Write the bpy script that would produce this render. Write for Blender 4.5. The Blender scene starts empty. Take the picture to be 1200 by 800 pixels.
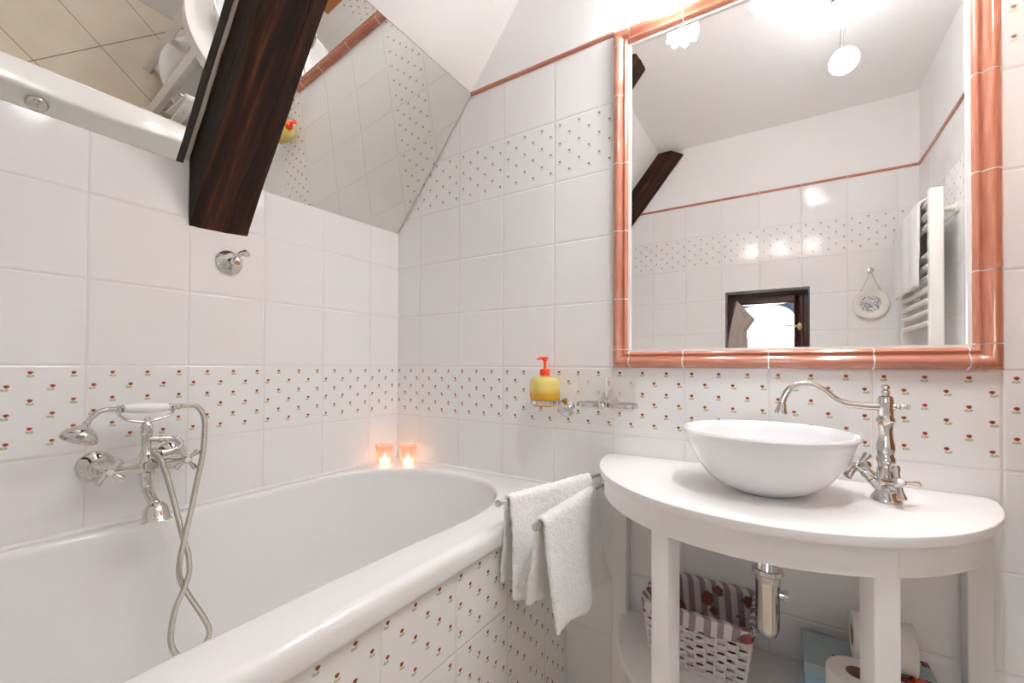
import bpy, bmesh, math, random
from math import sin, cos, pi, radians, sqrt
from mathutils import Vector as V, Matrix, noise
random.seed(7)
SC = bpy.context.scene
COL = SC.collection

# ------------------------------------------------------------------ camera
F_PX = 503.1767; YAW = .5674; PIT = .0108; ROL = .0050
CAM = V((1.36, -1.2492, 1.005)); CY = 422.4477
Fw = V((-sin(YAW)*cos(PIT), cos(YAW)*cos(PIT), sin(PIT)))
Rt0 = Fw.cross(V((0, 0, 1))).normalized(); Up0 = Rt0.cross(Fw)
Rt = Rt0*cos(ROL) + Up0*sin(ROL); Up = -Rt0*sin(ROL) + Up0*cos(ROL)
cd = bpy.data.cameras.new('camera'); cam = bpy.data.objects.new('camera', cd); COL.objects.link(cam)
cd.sensor_width = 36; cd.sensor_fit = 'HORIZONTAL'; cd.lens = F_PX*36/1200
cd.shift_y = (CY-400)/1200; cd.clip_start = .01; cd.clip_end = 500
m = Matrix.Identity(4)
for i in range(3):
    m[i][0] = Rt[i]; m[i][1] = Up[i]; m[i][2] = -Fw[i]; m[i][3] = CAM[i]
cam.matrix_world = m
SC.camera = cam

def at(px, py, ax, v):
    """3D point seen at a photo pixel, on the plane axis=v."""
    d = Fw*F_PX + Rt*(px-600) - Up*(py-CY)
    t = (v-CAM[ax])/d[ax]
    return CAM + d*t

# ------------------------------------------------------------------ materials
def lin(r, g, b):
    f = lambda c: (c/255/12.92 if c/255 <= .04045 else ((c/255+.055)/1.055)**2.4)
    return (f(r), f(g), f(b), 1)

class NT:
    def __init__(s, name):
        s.m = bpy.data.materials.new(name); s.m.use_nodes = True
        s.t = s.m.node_tree; s.t.nodes.clear()
        s.out = s.n('ShaderNodeOutputMaterial'); s.b = s.n('ShaderNodeBsdfPrincipled')
        s.t.links.new(s.b.outputs[0], s.out.inputs[0])
    def n(s, t): return s.t.nodes.new(t)
    def put(s, sock, v):
        if hasattr(v, 'is_linked') or hasattr(v, 'links'): s.t.links.new(v, sock)
        else: sock.default_value = v
    def m_(s, op, a, b=0, c=0):
        q = s.n('ShaderNodeMath'); q.operation = op
        for i, x in enumerate((a, b, c)): s.put(q.inputs[i], x)
        return q.outputs[0]
    def mix(s, f, a, b, mode='MIX'):
        q = s.n('ShaderNodeMix'); q.data_type = 'RGBA'; q.blend_type = mode
        s.put(q.inputs[0], f); s.put(q.inputs[6], a); s.put(q.inputs[7], b)
        return q.outputs[2]
    def noise(s, vec, scale, detail=3, rough=.5, out=0):
        q = s.n('ShaderNodeTexNoise'); s.put(q.inputs['Vector'], vec)
        q.inputs['Scale'].default_value = scale; q.inputs['Detail'].default_value = detail
        q.inputs['Roughness'].default_value = rough
        return q.outputs[out]
    def pos(s): return s.n('ShaderNodeNewGeometry').outputs['Position']
    def obj(s): return s.n('ShaderNodeTexCoord').outputs['Object']
    def sep(s, v):
        q = s.n('ShaderNodeSeparateXYZ'); s.put(q.inputs[0], v); return q.outputs
    def comb(s, x, y, z):
        q = s.n('ShaderNodeCombineXYZ')
        for i, k in enumerate((x, y, z)): s.put(q.inputs[i], k)
        return q.outputs[0]
    def mapv(s, v, sc=(1, 1, 1), rot=(0, 0, 0), loc=(0, 0, 0)):
        q = s.n('ShaderNodeMapping'); s.put(q.inputs[0], v)
        q.inputs['Location'].default_value = loc; q.inputs['Rotation'].default_value = rot; q.inputs['Scale'].default_value = sc
        return q.outputs[0]
    def ss(s, x, a, b):
        q = s.n('ShaderNodeMapRange'); q.interpolation_type = 'SMOOTHSTEP'
        s.put(q.inputs[0], x); q.inputs[1].default_value = a; q.inputs[2].default_value = b
        return q.outputs[0]
    def ramp(s, x, stops):
        q = s.n('ShaderNodeValToRGB'); s.put(q.inputs[0], x); e = q.color_ramp.elements
        while len(e) < len(stops): e.new(.5)
        for k, (p, c) in enumerate(stops): e[k].position = p; e[k].color = c
        return q.outputs[0]
    def bump(s, h, dist=.001, strength=1):
        q = s.n('ShaderNodeBump'); q.inputs['Distance'].default_value = dist; q.inputs['Strength'].default_value = strength
        s.put(q.inputs['Height'], h); s.t.links.new(q.outputs[0], s.b.inputs['Normal'])
    def set(s, **k):
        for a, v in k.items(): s.put(s.b.inputs[a.replace('_', ' ')], v)
        return s

def simple(name, col, rough=.4, metal=0, bump=None, **k):
    t = NT(name); t.set(Base_Color=col, Roughness=rough, Metallic=metal, **k)
    if bump:
        sc, dist = bump; t.bump(t.noise(t.obj(), sc, 3), dist)
    return t.m

TILE = lin(240, 239, 239)
def tile_mat(name, kind, off, decor):
    """kind: which world axis runs along the wall; decor: list of z ranges of flowered rows"""
    t = NT(name); p = t.sep(t.pos())
    u = t.m_('SUBTRACT', p[0], off) if kind == 'x' else t.m_('SUBTRACT', t.m_('MULTIPLY', p[1], -1), off)
    z = p[2]
    uu = t.m_('FLOORED_MODULO', u, .2); vv = t.m_('FLOORED_MODULO', z, .2)
    eu = t.m_('MINIMUM', uu, t.m_('SUBTRACT', .2, uu)); ev = t.m_('MINIMUM', vv, t.m_('SUBTRACT', .2, vv))
    e = t.m_('MINIMUM', eu, ev)
    tile = t.ss(e, .0007, .0016)          # 0 in the joint
    pillow = t.ss(e, .0006, .0050)
    base = t.mix(tile, lin(226, 219, 216), TILE)
    # little printed roses
    rows = 0
    for z0, z1 in decor:
        r = t.m_('MULTIPLY', t.m_('GREATER_THAN', z, z0), t.m_('LESS_THAN', z, z1))
        rows = r if rows == 0 else t.m_('MAXIMUM', rows, r)
    nz = t.noise(t.pos(), 900, 2)
    red = 0; grn = 0; ctr = 0
    for (ou, ov) in ((.0195, .184), (.0525, .155)):
        a = t.m_('SUBTRACT', t.m_('FLOORED_MODULO', t.m_('ADD', uu, .0333-ou), .0667), .0333)
        b = t.m_('SUBTRACT', t.m_('FLOORED_MODULO', t.m_('ADD', vv, .03-ov), .06), .03)
        def ell(cx, cy, rx, ry):
            x = t.m_('DIVIDE', t.m_('SUBTRACT', a, cx), rx); y = t.m_('DIVIDE', t.m_('SUBTRACT', b, cy), ry)
            return t.m_('ADD', t.m_('ADD', t.m_('MULTIPLY', x, x), t.m_('MULTIPLY', y, y)), t.m_('MULTIPLY', t.m_('SUBTRACT', nz, .5), 1.3))
        bl = t.m_('MINIMUM', ell(0, .0004, .0045, .0032), ell(.0002, -.0012, .0032, .0028))
        r = t.m_('LESS_THAN', bl, 1)
        c = t.m_('LESS_THAN', ell(.0005, .0003, .0022, .0013), 1)
        sh = -.0005 if ou < .03 else .0030
        l1 = t.m_('LESS_THAN', ell(sh+.0034, -.0072, .0030, .0030), .9)
        l2 = t.m_('LESS_THAN', ell(sh-.0034, -.0076, .0028, .0028), .9)
        st = t.m_('LESS_THAN', ell(sh+.0002, -.0086, .0012, .0030), .9)
        g = t.m_('MAXIMUM', t.m_('MAXIMUM', l1, l2), st)
        red = r if red == 0 else t.m_('MAXIMUM', red, r)
        grn = g if grn == 0 else t.m_('MAXIMUM', grn, g)
        ctr = c if ctr == 0 else t.m_('MAXIMUM', ctr, c)
    okv = t.m_('MULTIPLY', rows, t.m_('GREATER_THAN', vv, .018)) if decor else 0
    if decor:
        hi = t.m_('GREATER_THAN', z, 1.5)      # the upper row carries a paler print
        base = t.mix(t.m_('MULTIPLY', grn, okv), base, t.mix(hi, lin(180, 194, 160), lin(218, 218, 210)))
        base = t.mix(t.m_('MULTIPLY', red, okv), base, t.mix(hi, lin(178, 82, 50), lin(176, 150, 138)))
        base = t.mix(t.m_('MULTIPLY', ctr, okv), base, t.mix(hi, lin(122, 48, 34), lin(150, 122, 112)))
    t.set(Base_Color=base, Roughness=t.m_('ADD', t.m_('MULTIPLY', tile, -.42), .52))
    t.b.inputs['Specular IOR Level'].default_value = .55
    wav = t.noise(t.pos(), 5.5, 1)
    t.bump(t.m_('ADD', t.m_('MULTIPLY', pillow, .0012), t.m_('MULTIPLY', wav, .0012)), 1.0, .9)
    return t.m

M = {}
M['tile_left'] = tile_mat('white_tiles_left', 'y', .1424, [(.8, 1.0)])
M['tile_front'] = tile_mat('white_tiles_front', 'x', .1246, [(.8, 1.0), (1.6, 1.8)])
M['tile_back'] = tile_mat('white_tiles_back', 'x', .035, [(.8, 1.0), (1.6, 1.8)])
M['tile_right'] = tile_mat('white_tiles_right', 'y', .0, [(.8, 1.0), (1.6, 1.8)])
M['tile_bath'] = tile_mat('flowered_tiles', 'y', .1424, [(-.1, .7)])
M['plaster'] = simple('white_plaster', lin(242, 241, 240), .8, bump=(60, .0006))
M['enamel'] = simple('bath_enamel', lin(240, 239, 238), .12)
M['enamel'].node_tree.nodes['Principled BSDF'].inputs['Coat Weight'].default_value = .5
M['porcelain'] = simple('white_porcelain', lin(236, 236, 238), .08, Coat_Weight=.6)
M['paint'] = simple('white_paint', lin(240, 238, 237), .38, bump=(40, .0002))
M['silicone'] = simple('white_silicone', lin(236, 234, 231), .35)
M['grey_seal'] = simple('grey_mirror_edge', lin(120, 112, 100), .5)
M['chrome'] = simple('chrome', (.66, .64, .61, 1), .05, 1)
M['steel'] = simple('brushed_steel', (.62, .6, .56, 1), .22, 1)
M['mirror'] = simple('mirror_silver', (.925, .918, .915, 1), .0, 1)
M['mirror_dim'] = simple('mirror_silver_aged', (.86, .85, .81, 1), .0, 1)
M['brass'] = simple('brass', (.85, .62, .3, 1), .2, 1)
M['paper'] = simple('toilet_paper', lin(238, 234, 230), .9, bump=(160, .0004))
M['orange'] = simple('orange_plastic', lin(240, 72, 26), .3)
M['mahogany'] = simple('mahogany_paint', lin(62, 22, 22), .25, bump=(30, .0003))
M['rad'] = simple('white_radiator_enamel', lin(236, 234, 228), .3)
M['string'] = simple('natural_string', lin(190, 180, 165), .9)
M['wicker'] = simple('white_wicker', lin(222, 214, 214), .45, bump=(90, .0006))
M['bottle_white'] = simple('white_plastic', lin(225, 218, 214), .35)
M['wax'] = simple('candle_wax', lin(250, 235, 215), .5)
M['plinth'] = simple('grey_grout', lin(160, 150, 145), .8)

# terry cloth
t = NT('white_terry'); o = t.obj()
vo = t.n('ShaderNodeTexVoronoi'); vo.inputs['Scale'].default_value = 260; t.put(vo.inputs['Vector'], o)
t.set(Base_Color=t.mix(t.noise(o, 30, 3), lin(246, 244, 242), lin(254, 253, 252)), Roughness=.95)
t.b.inputs['Sheen Weight'].default_value = .4
t.bump(t.m_('ADD', t.m_('MULTIPLY', t.noise(o, 160, 4, .7), 1.0), t.m_('MULTIPLY', vo.outputs[0], .6)), .004, .8)
M['terry'] = t.m

# dark beam: streaks along the beam (object X is along the slope after mapping)
t = NT('dark_stained_wood'); p = t.mapv(t.pos(), (1, 1, 1), (0, radians(50.3), 0))
p2 = t.mapv(p, (2.2, 34, 34)); p3 = t.mapv(p, (.9, 7, 7), loc=(.3, 1.7, .2))
a = t.noise(p2, 1.6, 6, .65); b = t.noise(p3, 1.4, 3)
c = t.ramp(a, [(.30, lin(20, 12, 9)), (.52, lin(54, 29, 16)), (.76, lin(112, 62, 32))])
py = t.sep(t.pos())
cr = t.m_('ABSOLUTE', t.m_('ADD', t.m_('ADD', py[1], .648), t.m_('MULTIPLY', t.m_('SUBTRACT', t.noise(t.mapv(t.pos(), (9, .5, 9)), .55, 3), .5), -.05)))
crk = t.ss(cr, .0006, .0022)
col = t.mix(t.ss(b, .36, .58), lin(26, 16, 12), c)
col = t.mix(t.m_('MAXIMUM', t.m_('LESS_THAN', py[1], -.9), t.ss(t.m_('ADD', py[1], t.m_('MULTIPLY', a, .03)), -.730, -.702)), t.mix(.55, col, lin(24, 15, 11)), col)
t.set(Base_Color=t.mix(crk, lin(10, 7, 6), col), Roughness=t.m_('ADD', .42, t.m_('MULTIPLY', a, .3)))
t.b.inputs['Specular IOR Level'].default_value = .22
t.bump(t.m_('ADD', t.m_('ADD', a, t.m_('MULTIPLY', b, .6)), t.m_('MULTIPLY', crk, .5)), .008, .8)
M['wood'] = t.m

# salmon glazed frame tile: streaks along the piece (needs axis)
def salmon(name, vert):
    t = NT(name); p = t.mapv(t.pos(), (150, 1, 9) if vert else (9, 1, 150))
    n1 = t.noise(p, 1.0, 3, .6)
    t.set(Base_Color=t.ramp(n1, [(.22, lin(170, 102, 78)), (.5, lin(188, 121, 97)), (.8, lin(206, 146, 124))]), Roughness=.14, Coat_Weight=.5)
    t.b.inputs['Coat Roughness'].default_value = .06
    t.bump(t.noise(t.pos(), 14, 1), .0015, .5)
    return t.m
M['salmon_v'] = salmon('salmon_glaze_upright', True); M['salmon_h'] = salmon('salmon_glaze_level', False)

# floor: 34 cm beige tiles laid on the diagonal
t = NT('beige_floor_tiles'); p = t.sep(t.mapv(t.pos(), (1, 1, 1), (0, 0, radians(-44.2))))
S = .354
# joints pass through (1.506,-.623)
c_, s_ = cos(radians(-44.2)), sin(radians(-44.2)); ux = 1.494*c_+.547*s_; uy = 1.494*s_-.547*c_
uu = t.m_('FLOORED_MODULO', t.m_('SUBTRACT', p[0], ux), S); vv = t.m_('FLOORED_MODULO', t.m_('SUBTRACT', p[1], uy), S)
e = t.m_('MINIMUM', t.m_('MINIMUM', uu, t.m_('SUBTRACT', S, uu)), t.m_('MINIMUM', vv, t.m_('SUBTRACT', S, vv)))
j = t.ss(e, .0015, .0028)
t.set(Base_Color=t.mix(j, lin(128, 112, 95), t.mix(t.noise(t.pos(), 7, 5), lin(208, 194, 174), lin(226, 214, 196))), Roughness=.3)
t.bump(j, .001, .6); M['floor'] = t.m

# glass
def glass(name, col, rough=0., ior=1.45, alpha=None):
    t = NT(name); t.set(Base_Color=col, Roughness=rough, IOR=ior, Transmission_Weight=1.0); return t.m
M['clear'] = glass('clear_glass', (1, 1, 1, 1), 0, 1.02)
M['frost'] = simple('frosted_glass', lin(236, 230, 222), .5, Alpha=.16)
M['peach'] = simple('peach_glass', lin(250, 196, 170), .08, Alpha=.38, Coat_Weight=.4)
t = NT('yellow_soap'); z = t.sep(t.obj())[2]
t.set(Base_Color=t.mix(t.ss(z, .035, .062), lin(226, 170, 20), lin(232, 212, 120)), Roughness=.18, Coat_Weight=.6)
t.b.inputs['Transmission Weight'].default_value = .15; M['soap'] = t.m

def emit(name, col, st):
    t = NT(name); t.set(Base_Color=col); t.b.inputs['Emission Color'].default_value = col; t.b.inputs['Emission Strength'].default_value = st
    return t.m
M['shade'] = emit('lit_opal_glass', (.93, .957, .975, 1), 17)
M['shade2'] = emit('lit_opal_oval_glass', (.93, .957, .975, 1), 9)
M['bulb'] = emit('lit_bulb', (.93, .957, .975, 1), 150)
M['bulb2'] = emit('lit_lamp_opening', (.93, .957, .975, 1), 290)
M['flame'] = emit('candle_flame', (1, .80, .50, 1), 22)
M['glow_wax'] = emit('glowing_wax', (1, .82, .62, 1), 1.6)

# hose: fine rings
t = NT('metal_hose'); w = t.n('ShaderNodeTexWave'); w.wave_type = 'BANDS'; w.bands_direction = 'Z'
t.put(w.inputs['Vector'], t.obj()); w.inputs['Scale'].default_value = 95
t.set(Base_Color=(.55, .52, .46, 1), Metallic=1, Roughness=.25); t.bump(w.outputs['Fac'], .0012, .8); M['hose'] = t.m

# striped floral liner
t = NT('striped_floral_cloth'); p = t.sep(t.pos())
s1 = t.ss(t.m_('SINE', t.m_('MULTIPLY', t.m_('ADD', p[0], p[1]), 2*pi/.029)), -.15, .15)
vo = t.n('ShaderNodeTexVoronoi'); t.put(vo.inputs['Vector'], t.pos()); vo.inputs['Scale'].default_value = 21
dd = t.m_('ADD', vo.outputs[0], t.m_('MULTIPLY', t.noise(t.pos(), 110, 2), .28))
base = t.mix(s1, lin(150, 132, 140), lin(214, 204, 208))
base = t.mix(t.m_('LESS_THAN', dd, .50), base, lin(96, 100, 74))
base = t.mix(t.m_('LESS_THAN', dd, .44), base, t.mix(t.noise(t.pos(), 160, 2), lin(96, 30, 42), lin(176, 96, 104)))
t.set(Base_Color=base, Roughness=.85); M['floral'] = t.m
# printed gift box
t = NT('printed_card'); p = t.sep(t.obj())
vo = t.n('ShaderNodeTexVoronoi'); t.put(vo.inputs['Vector'], t.obj()); vo.inputs['Scale'].default_value = 13
dd = t.m_('ADD', vo.outputs[0], t.m_('MULTIPLY', t.noise(t.obj(), 60, 3), .5))
base = t.mix(t.noise(t.obj(), 20, 3), lin(150, 176, 182), lin(178, 192, 190))
msk = t.m_('GREATER_THAN', p[0], .05)
base = t.mix(t.m_('MULTIPLY', msk, t.m_('LESS_THAN', dd, .68)), base, lin(50, 42, 34))
base = t.mix(t.m_('MULTIPLY', msk, t.m_('LESS_THAN', dd, .62)), base, lin(214, 66, 30))
t.set(Base_Color=base, Roughness=.35); M['card'] = t.m
# grey napkin
M['cloth'] = simple('beige_cloth', lin(168, 156, 148), .85, bump=(400, .0004))
# plate with blue-grey print
t = NT('printed_plate'); p = t.obj(); r = t.n('ShaderNodeVectorMath'); r.operation = 'LENGTH'; t.put(r.inputs[0], p)
msk = t.m_('MULTIPLY', t.m_('LESS_THAN', r.outputs['Value'], .043), t.m_('GREATER_THAN', t.noise(p, 120, 4, .7), .50))
t.set(Base_Color=t.mix(msk, lin(232, 228, 222), lin(150, 148, 160)), Roughness=.25); M['plate'] = t.m

# ------------------------------------------------------------------ mesh accumulator
class G:
    def __init__(s): s.v = []; s.f = []; s.mi = []
    def add(s, vs, fs, mi=0):
        o = len(s.v); s.v += [V(p) for p in vs]; s.f += [tuple(i+o for i in f) for f in fs]; s.mi += [mi]*len(fs); return s
    def box(s, a, b, mi=0, M4=None):
        x0, y0, z0 = a; x1, y1, z1 = b
        vs = [V(p) for p in ((x0,y0,z0),(x1,y0,z0),(x1,y1,z0),(x0,y1,z0),(x0,y0,z1),(x1,y0,z1),(x1,y1,z1),(x0,y1,z1))]
        if M4: vs = [M4 @ p for p in vs]
        return s.add(vs, [(0,3,2,1),(4,5,6,7),(0,1,5,4),(1,2,6,5),(2,3,7,6),(3,0,4,7)], mi)
    def grid(s, fn, nu, nv, cu=False, cv=False, mi=0):
        vs = [fn(i/(nu if cu else nu-1), j/(nv if cv else nv-1)) for j in range(nv) for i in range(nu)]
        fs = []
        for j in range(nv if cv else nv-1):
            for i in range(nu if cu else nu-1):
                a = j*nu+i; b = j*nu+(i+1) % nu; c = ((j+1) % nv)*nu+(i+1) % nu; d = ((j+1) % nv)*nu+i
                fs.append((a, b, c, d))
        return s.add(vs, fs, mi)
    def tube(s, pts, r, n=12, closed=False, cap=True, mi=0, flat=1.0):
        pts = [V(p) for p in pts]; N = len(pts)
        rs = r if isinstance(r, (list, tuple)) else [r]*N
        T = []
        for i in range(N):
            a = pts[(i-1) % N] if closed else pts[max(i-1, 0)]; b = pts[(i+1) % N] if closed else pts[min(i+1, N-1)]
            d = b-a; T.append(d.normalized() if d.length > 1e-9 else (T[-1] if T else V((0,0,1))))
        up = V((0, 0, 1)) if abs(T[0].z) < .9 else V((1, 0, 0))
        nrm = (up - T[0]*up.dot(T[0])).normalized(); vs = []
        for i in range(N):
            nrm = (nrm - T[i]*nrm.dot(T[i])).normalized(); bi = T[i].cross(nrm)
            for k in range(n):
                a = 2*pi*k/n; vs.append(pts[i] + nrm*(rs[i]*cos(a)) + bi*(rs[i]*flat*sin(a)))
        fs = [(i*n+k, i*n+(k+1) % n, ((i+1) % N)*n+(k+1) % n, ((i+1) % N)*n+k) for i in range(N if closed else N-1) for k in range(n)]
        if cap and not closed: fs += [tuple(reversed(range(n))), tuple((N-1)*n+k for k in range(n))]
        return s.add(vs, fs, mi)
    def lathe(s, prof, o=(0,0,0), ax=(0,0,1), n=32, mi=0, lobe=None):
        o = V(o); ax = V(ax).normalized(); q = V((0,0,1)).rotation_difference(ax); vs = []; fs = []
        for (r, h) in prof:
            for k in range(n):
                a = 2*pi*k/n; rr = r*(lobe(a, r, h) if lobe else 1)
                vs.append(o + q @ V((rr*cos(a), rr*sin(a), h)))
        for i in range(len(prof)-1):
            for k in range(n): fs.append((i*n+k, i*n+(k+1) % n, (i+1)*n+(k+1) % n, (i+1)*n+k))
        if prof[0][0] > 1e-6 : fs.append(tuple(reversed(range(n))))
        if prof[-1][0] > 1e-6: fs.append(tuple((len(prof)-1)*n+k for k in range(n)))
        return s.add(vs, fs, mi)
    def prism(s, poly, h, M4=None, mi=0):
        """poly: list of 3D points (planar); h: extrusion vector"""
        n = len(poly); h = V(h); vs = [V(p) for p in poly] + [V(p)+h for p in poly]
        if M4: vs = [M4 @ p for p in vs]
        fs = [tuple(reversed(range(n))), tuple(range(n, 2*n))] + [(i, (i+1) % n, n+(i+1) % n, n+i) for i in range(n)]
        return s.add(vs, fs, mi)

ORG = {}
def build(name, g, mat, parent=None, loc=None, smooth=True, bevel=0, sub=0, solid=0, wt=45):
    org = ORG[parent.name] if parent else V(loc or (0, 0, 0))
    me = bpy.data.meshes.new(name)
    me.from_pydata([tuple(v-org) for v in g.v], [], g.f); me.validate()
    for mm in (mat if isinstance(mat, (list, tuple)) else [mat]): me.materials.append(mm)
    if len(me.polygons) == len(g.mi):
        for p, k in zip(me.polygons, g.mi): p.material_index = k
    bm = bmesh.new(); bm.from_mesh(me); bmesh.ops.remove_doubles(bm, verts=bm.verts, dist=1e-6)
    bmesh.ops.recalc_face_normals(bm, faces=bm.faces)
    if bevel:
        bmesh.ops.bevel(bm, geom=[e for e in bm.edges if len(e.link_faces) == 2 and e.calc_face_angle(0) > radians(30)], offset=bevel, segments=3, profile=.5, affect='EDGES', clamp_overlap=True)
    bm.to_mesh(me); bm.free()
    if smooth:
        for p in me.polygons: p.use_smooth = True
        bm = bmesh.new(); bm.from_mesh(me)
        for e in bm.edges:
            if len(e.link_faces) == 2 and e.calc_face_angle(0) > radians(wt): e.smooth = False
        bm.to_mesh(me); bm.free()
    ob = bpy.data.objects.new(name, me); COL.objects.link(ob)
    if parent: ob.parent = parent
    else: ob.location = org
    ORG[ob.name] = org
    if solid:
        md = ob.modifiers.new('solid', 'SOLIDIFY'); md.thickness = solid; md.offset = 0
    if sub:
        md = ob.modifiers.new('sub', 'SUBSURF'); md.levels = sub; md.render_levels = sub
    return ob
def tag(o, label=None, cat=None, group=None, kind=None):
    if label: o['label'] = label
    if cat: o['category'] = cat
    if group: o['group'] = group
    if kind: o['kind'] = kind
    return o
def thing(name, label, cat, loc, group=None):
    o = bpy.data.objects.new(name, None); COL.objects.link(o); o.location = loc; o.empty_display_size = .05
    ORG[o.name] = V(loc); return tag(o, label, cat, group)
def struct(name, g, mat, **k): return tag(build(name, g, mat, **k), kind='structure')
def copy_tree(o, loc, label=None):
    c = o.copy(); COL.objects.link(c); c.location = loc; ORG[c.name] = V(loc)
    if label: c['label'] = label
    for ch in [x for x in list(bpy.data.objects) if x.parent == o]:
        d = ch.copy(); COL.objects.link(d); d.parent = c
        for gch in [x for x in list(bpy.data.objects) if x.parent == ch]:
            q = gch.copy(); COL.objects.link(q); q.parent = d
    return c
def spline(P, n=8, closed=False):
    P = [V(p) for p in P]; N = len(P); out = []
    for i in range(N if closed else N-1):
        g = lambda k: P[k % N] if closed else P[max(0, min(N-1, k))]
        a, b, c, d = g(i-1), g(i), g(i+1), g(i+2)
        for k in range(n):
            u = k/n; out.append(.5*((2*b)+(c-a)*u+(2*a-5*b+4*c-d)*u*u+(3*b-a-3*c+d)*u**3))
    if not closed: out.append(P[-1])
    return out
def lerp(a, b, t): return a+(b-a)*t

# ------------------------------------------------------------------ room shell
XR, YB, ZC = 1.917, -1.6, 2.37
SL0, SLK = 1.563, 1.2               # sloped ceiling z = SL0 + SLK*x
XS = (ZC-SL0)/SLK
TH = .10
def slope(x): return SL0+SLK*x
g = G().box((-TH, YB-TH, -TH), (XR+TH, TH, 0)); struct('floor', g, M['floor'], smooth=False)
g = G().box((-TH, YB, 0), (0, 0, SL0)); struct('wall_left', g, M['tile_left'], smooth=False)
# front wall (behind the basin): tiles to 2.0, plaster above
def gable(y0, y1, hole=None):
    g = G(); d = (0, y1-y0, 0)
    xs2 = (2.0-SL0)/SLK
    low = [(0, y0, 0), (XR, y0, 0), (XR, y0, 2.0), (xs2, y0, 2.0), (0, y0, SL0)]
    up = [(xs2, y0, 2.0), (XR, y0, 2.0), (XR, y0, ZC), (XS, y0, ZC)]
    if not hole: g.prism(low, d, mi=0)
    else:
        x0, x1, z0, z1 = hole; sx = (z1-SL0)/SLK
        g.prism([(0, y0, 0), (XR, y0, 0), (XR, y0, z0), (0, y0, z0)], d)
        g.prism([(0, y0, z0), (x0, y0, z0), (x0, y0, z1), (0, y0, z1)], d)
        g.prism([(x1, y0, z0), (XR, y0, z0), (XR, y0, z1), (x1, y0, z1)], d)
        g.prism([(0, y0, z1), (XR, y0, z1), (XR, y0, 2.0), (xs2, y0, 2.0), (0, y0, SL0)], d)
    g.prism(up, d, mi=1)
    return g
struct('wall_front', gable(0, TH), [M['tile_front'], M['plaster']], smooth=False)
WX0, WX1, WZ0, WZ1 = 1.056, 1.472, .93, 1.446
struct('wall_back', gable(YB-.2, YB, (WX0, WX1, WZ0, WZ1)), [M['tile_back'], M['plaster']], smooth=False)
g = G().box((XR, YB, 0), (XR+TH, 0, 2.0)); g.box((XR, YB, 2.0), (XR+TH, 0, ZC), mi=1)
struct('wall_right', g, [M['tile_right'], M['plaster']], smooth=False)
g = G().box((XS, YB-.2, ZC), (XR+TH, TH, ZC+TH))
g.prism([(-TH, YB-.2, SL0-TH*SLK), (XS, YB-.2, ZC), (XS, YB-.2, ZC+TH), (-TH, YB-.2, SL0+TH)], (0, TH-YB+.2, 0))
struct('ceiling', g, M['plaster'], smooth=False)

# terracotta pencil strip along the top of the tiles
def liner(name, a, b, out, ends):
    g = G(); a = V(a); b = V(b); out = V(out); L = (b-a).length; d = (b-a)/L
    cuts = [0]+[e for e in ends if 0 < e < L]+[L]
    for p, q in zip(cuts[:-1], cuts[1:]):
        P0 = a+d*(p+.0008); P1 = a+d*(q-.0008)
        prof = [(.0, 0), (.006, .001), (.0085, .0045), (.0085, .0085), (.006, .012), (0, .013)]
        vs = [P0+out*x+V((0, 0, z)) for x, z in prof]+[P1+out*x+V((0, 0, z)) for x, z in prof]; n = len(prof)
        g.add(vs, [(i, i+1, n+i+1, n+i) for i in range(n-1)]+[tuple(range(n)), tuple(range(2*n-1, n-1, -1)), (n-1, 0, n, 2*n-1)])
    return struct(name, g, M['salmon_h'], wt=60)
xs2 = (2.0-SL0)/SLK
liner('trim_1', (xs2+.012, 0, 2.0), (.925, 0, 2.0), (0, -1, 0), [.1246+.2*i-xs2-.012 for i in range(1, 5)])
liner('trim_2', (1.73, 0, 2.0), (XR, 0, 2.0), (0, -1, 0), [])
liner('trim_3', (xs2+.12, YB, 2.0), (XR, YB, 2.0), (0, 1, 0), [.035+.2*i-xs2-.12 for i in range(2, 10)])
liner('trim_4', (XR, YB, 2.0), (XR, 0, 2.0), (-1, 0, 0), [.2*i for i in range(1, 8)])

# ------------------------------------------------------------------ window in the back wall
YW = YB-.115
g = G()
def ring(g, x0, x1, z0, z1, w, y0, y1, mi=0):
    g.box((x0, y0, z0), (x0+w, y1, z1), mi); g.box((x1-w, y0, z0), (x1, y1, z1), mi)
    g.box((x0+w, y0, z1-w), (x1-w, y1, z1), mi); g.box((x0+w, y0, z0), (x1-w, y1, z0+w), mi)
ring(g, WX0+.001, WX1-.001, WZ0+.001, WZ1-.001, .028, YW-.06, YW)
win = struct('window_1', g, M['mahogany'], bevel=.002, smooth=False)
g = G(); ring(g, WX0+.026, WX1-.026, WZ0+.026, WZ1-.026, .042, YW-.045, YW+.012)
build('window_sash', g, M['mahogany'], win, bevel=.004)
g = G().box((WX0+.06, YW-.03, WZ0+.06), (WX1-.06, YW-.024, WZ1-.06)); build('pane', g, M['clear'], win, smooth=False)
# handle
hx, hz = 1.427, 1.236; hy = YW+.012
g = G().lathe([(.0, 0), (.011, 0), (.012, .003), (.010, .006), (0, .007)], (hx, hy, hz), (0, 1, 0), 20)
for v in g.v: v.z = hz+(v.z-hz)*1.9
g.tube([(hx, hy+.004, hz), (hx, hy+.03, hz), (hx-.012, hy+.034, hz), (hx-.075, hy+.036, hz+.004)], [.006, .006, .007, .005], 10)
tag(build('window_handle', g, M['brass'], win), 'brass window handle')
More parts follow.
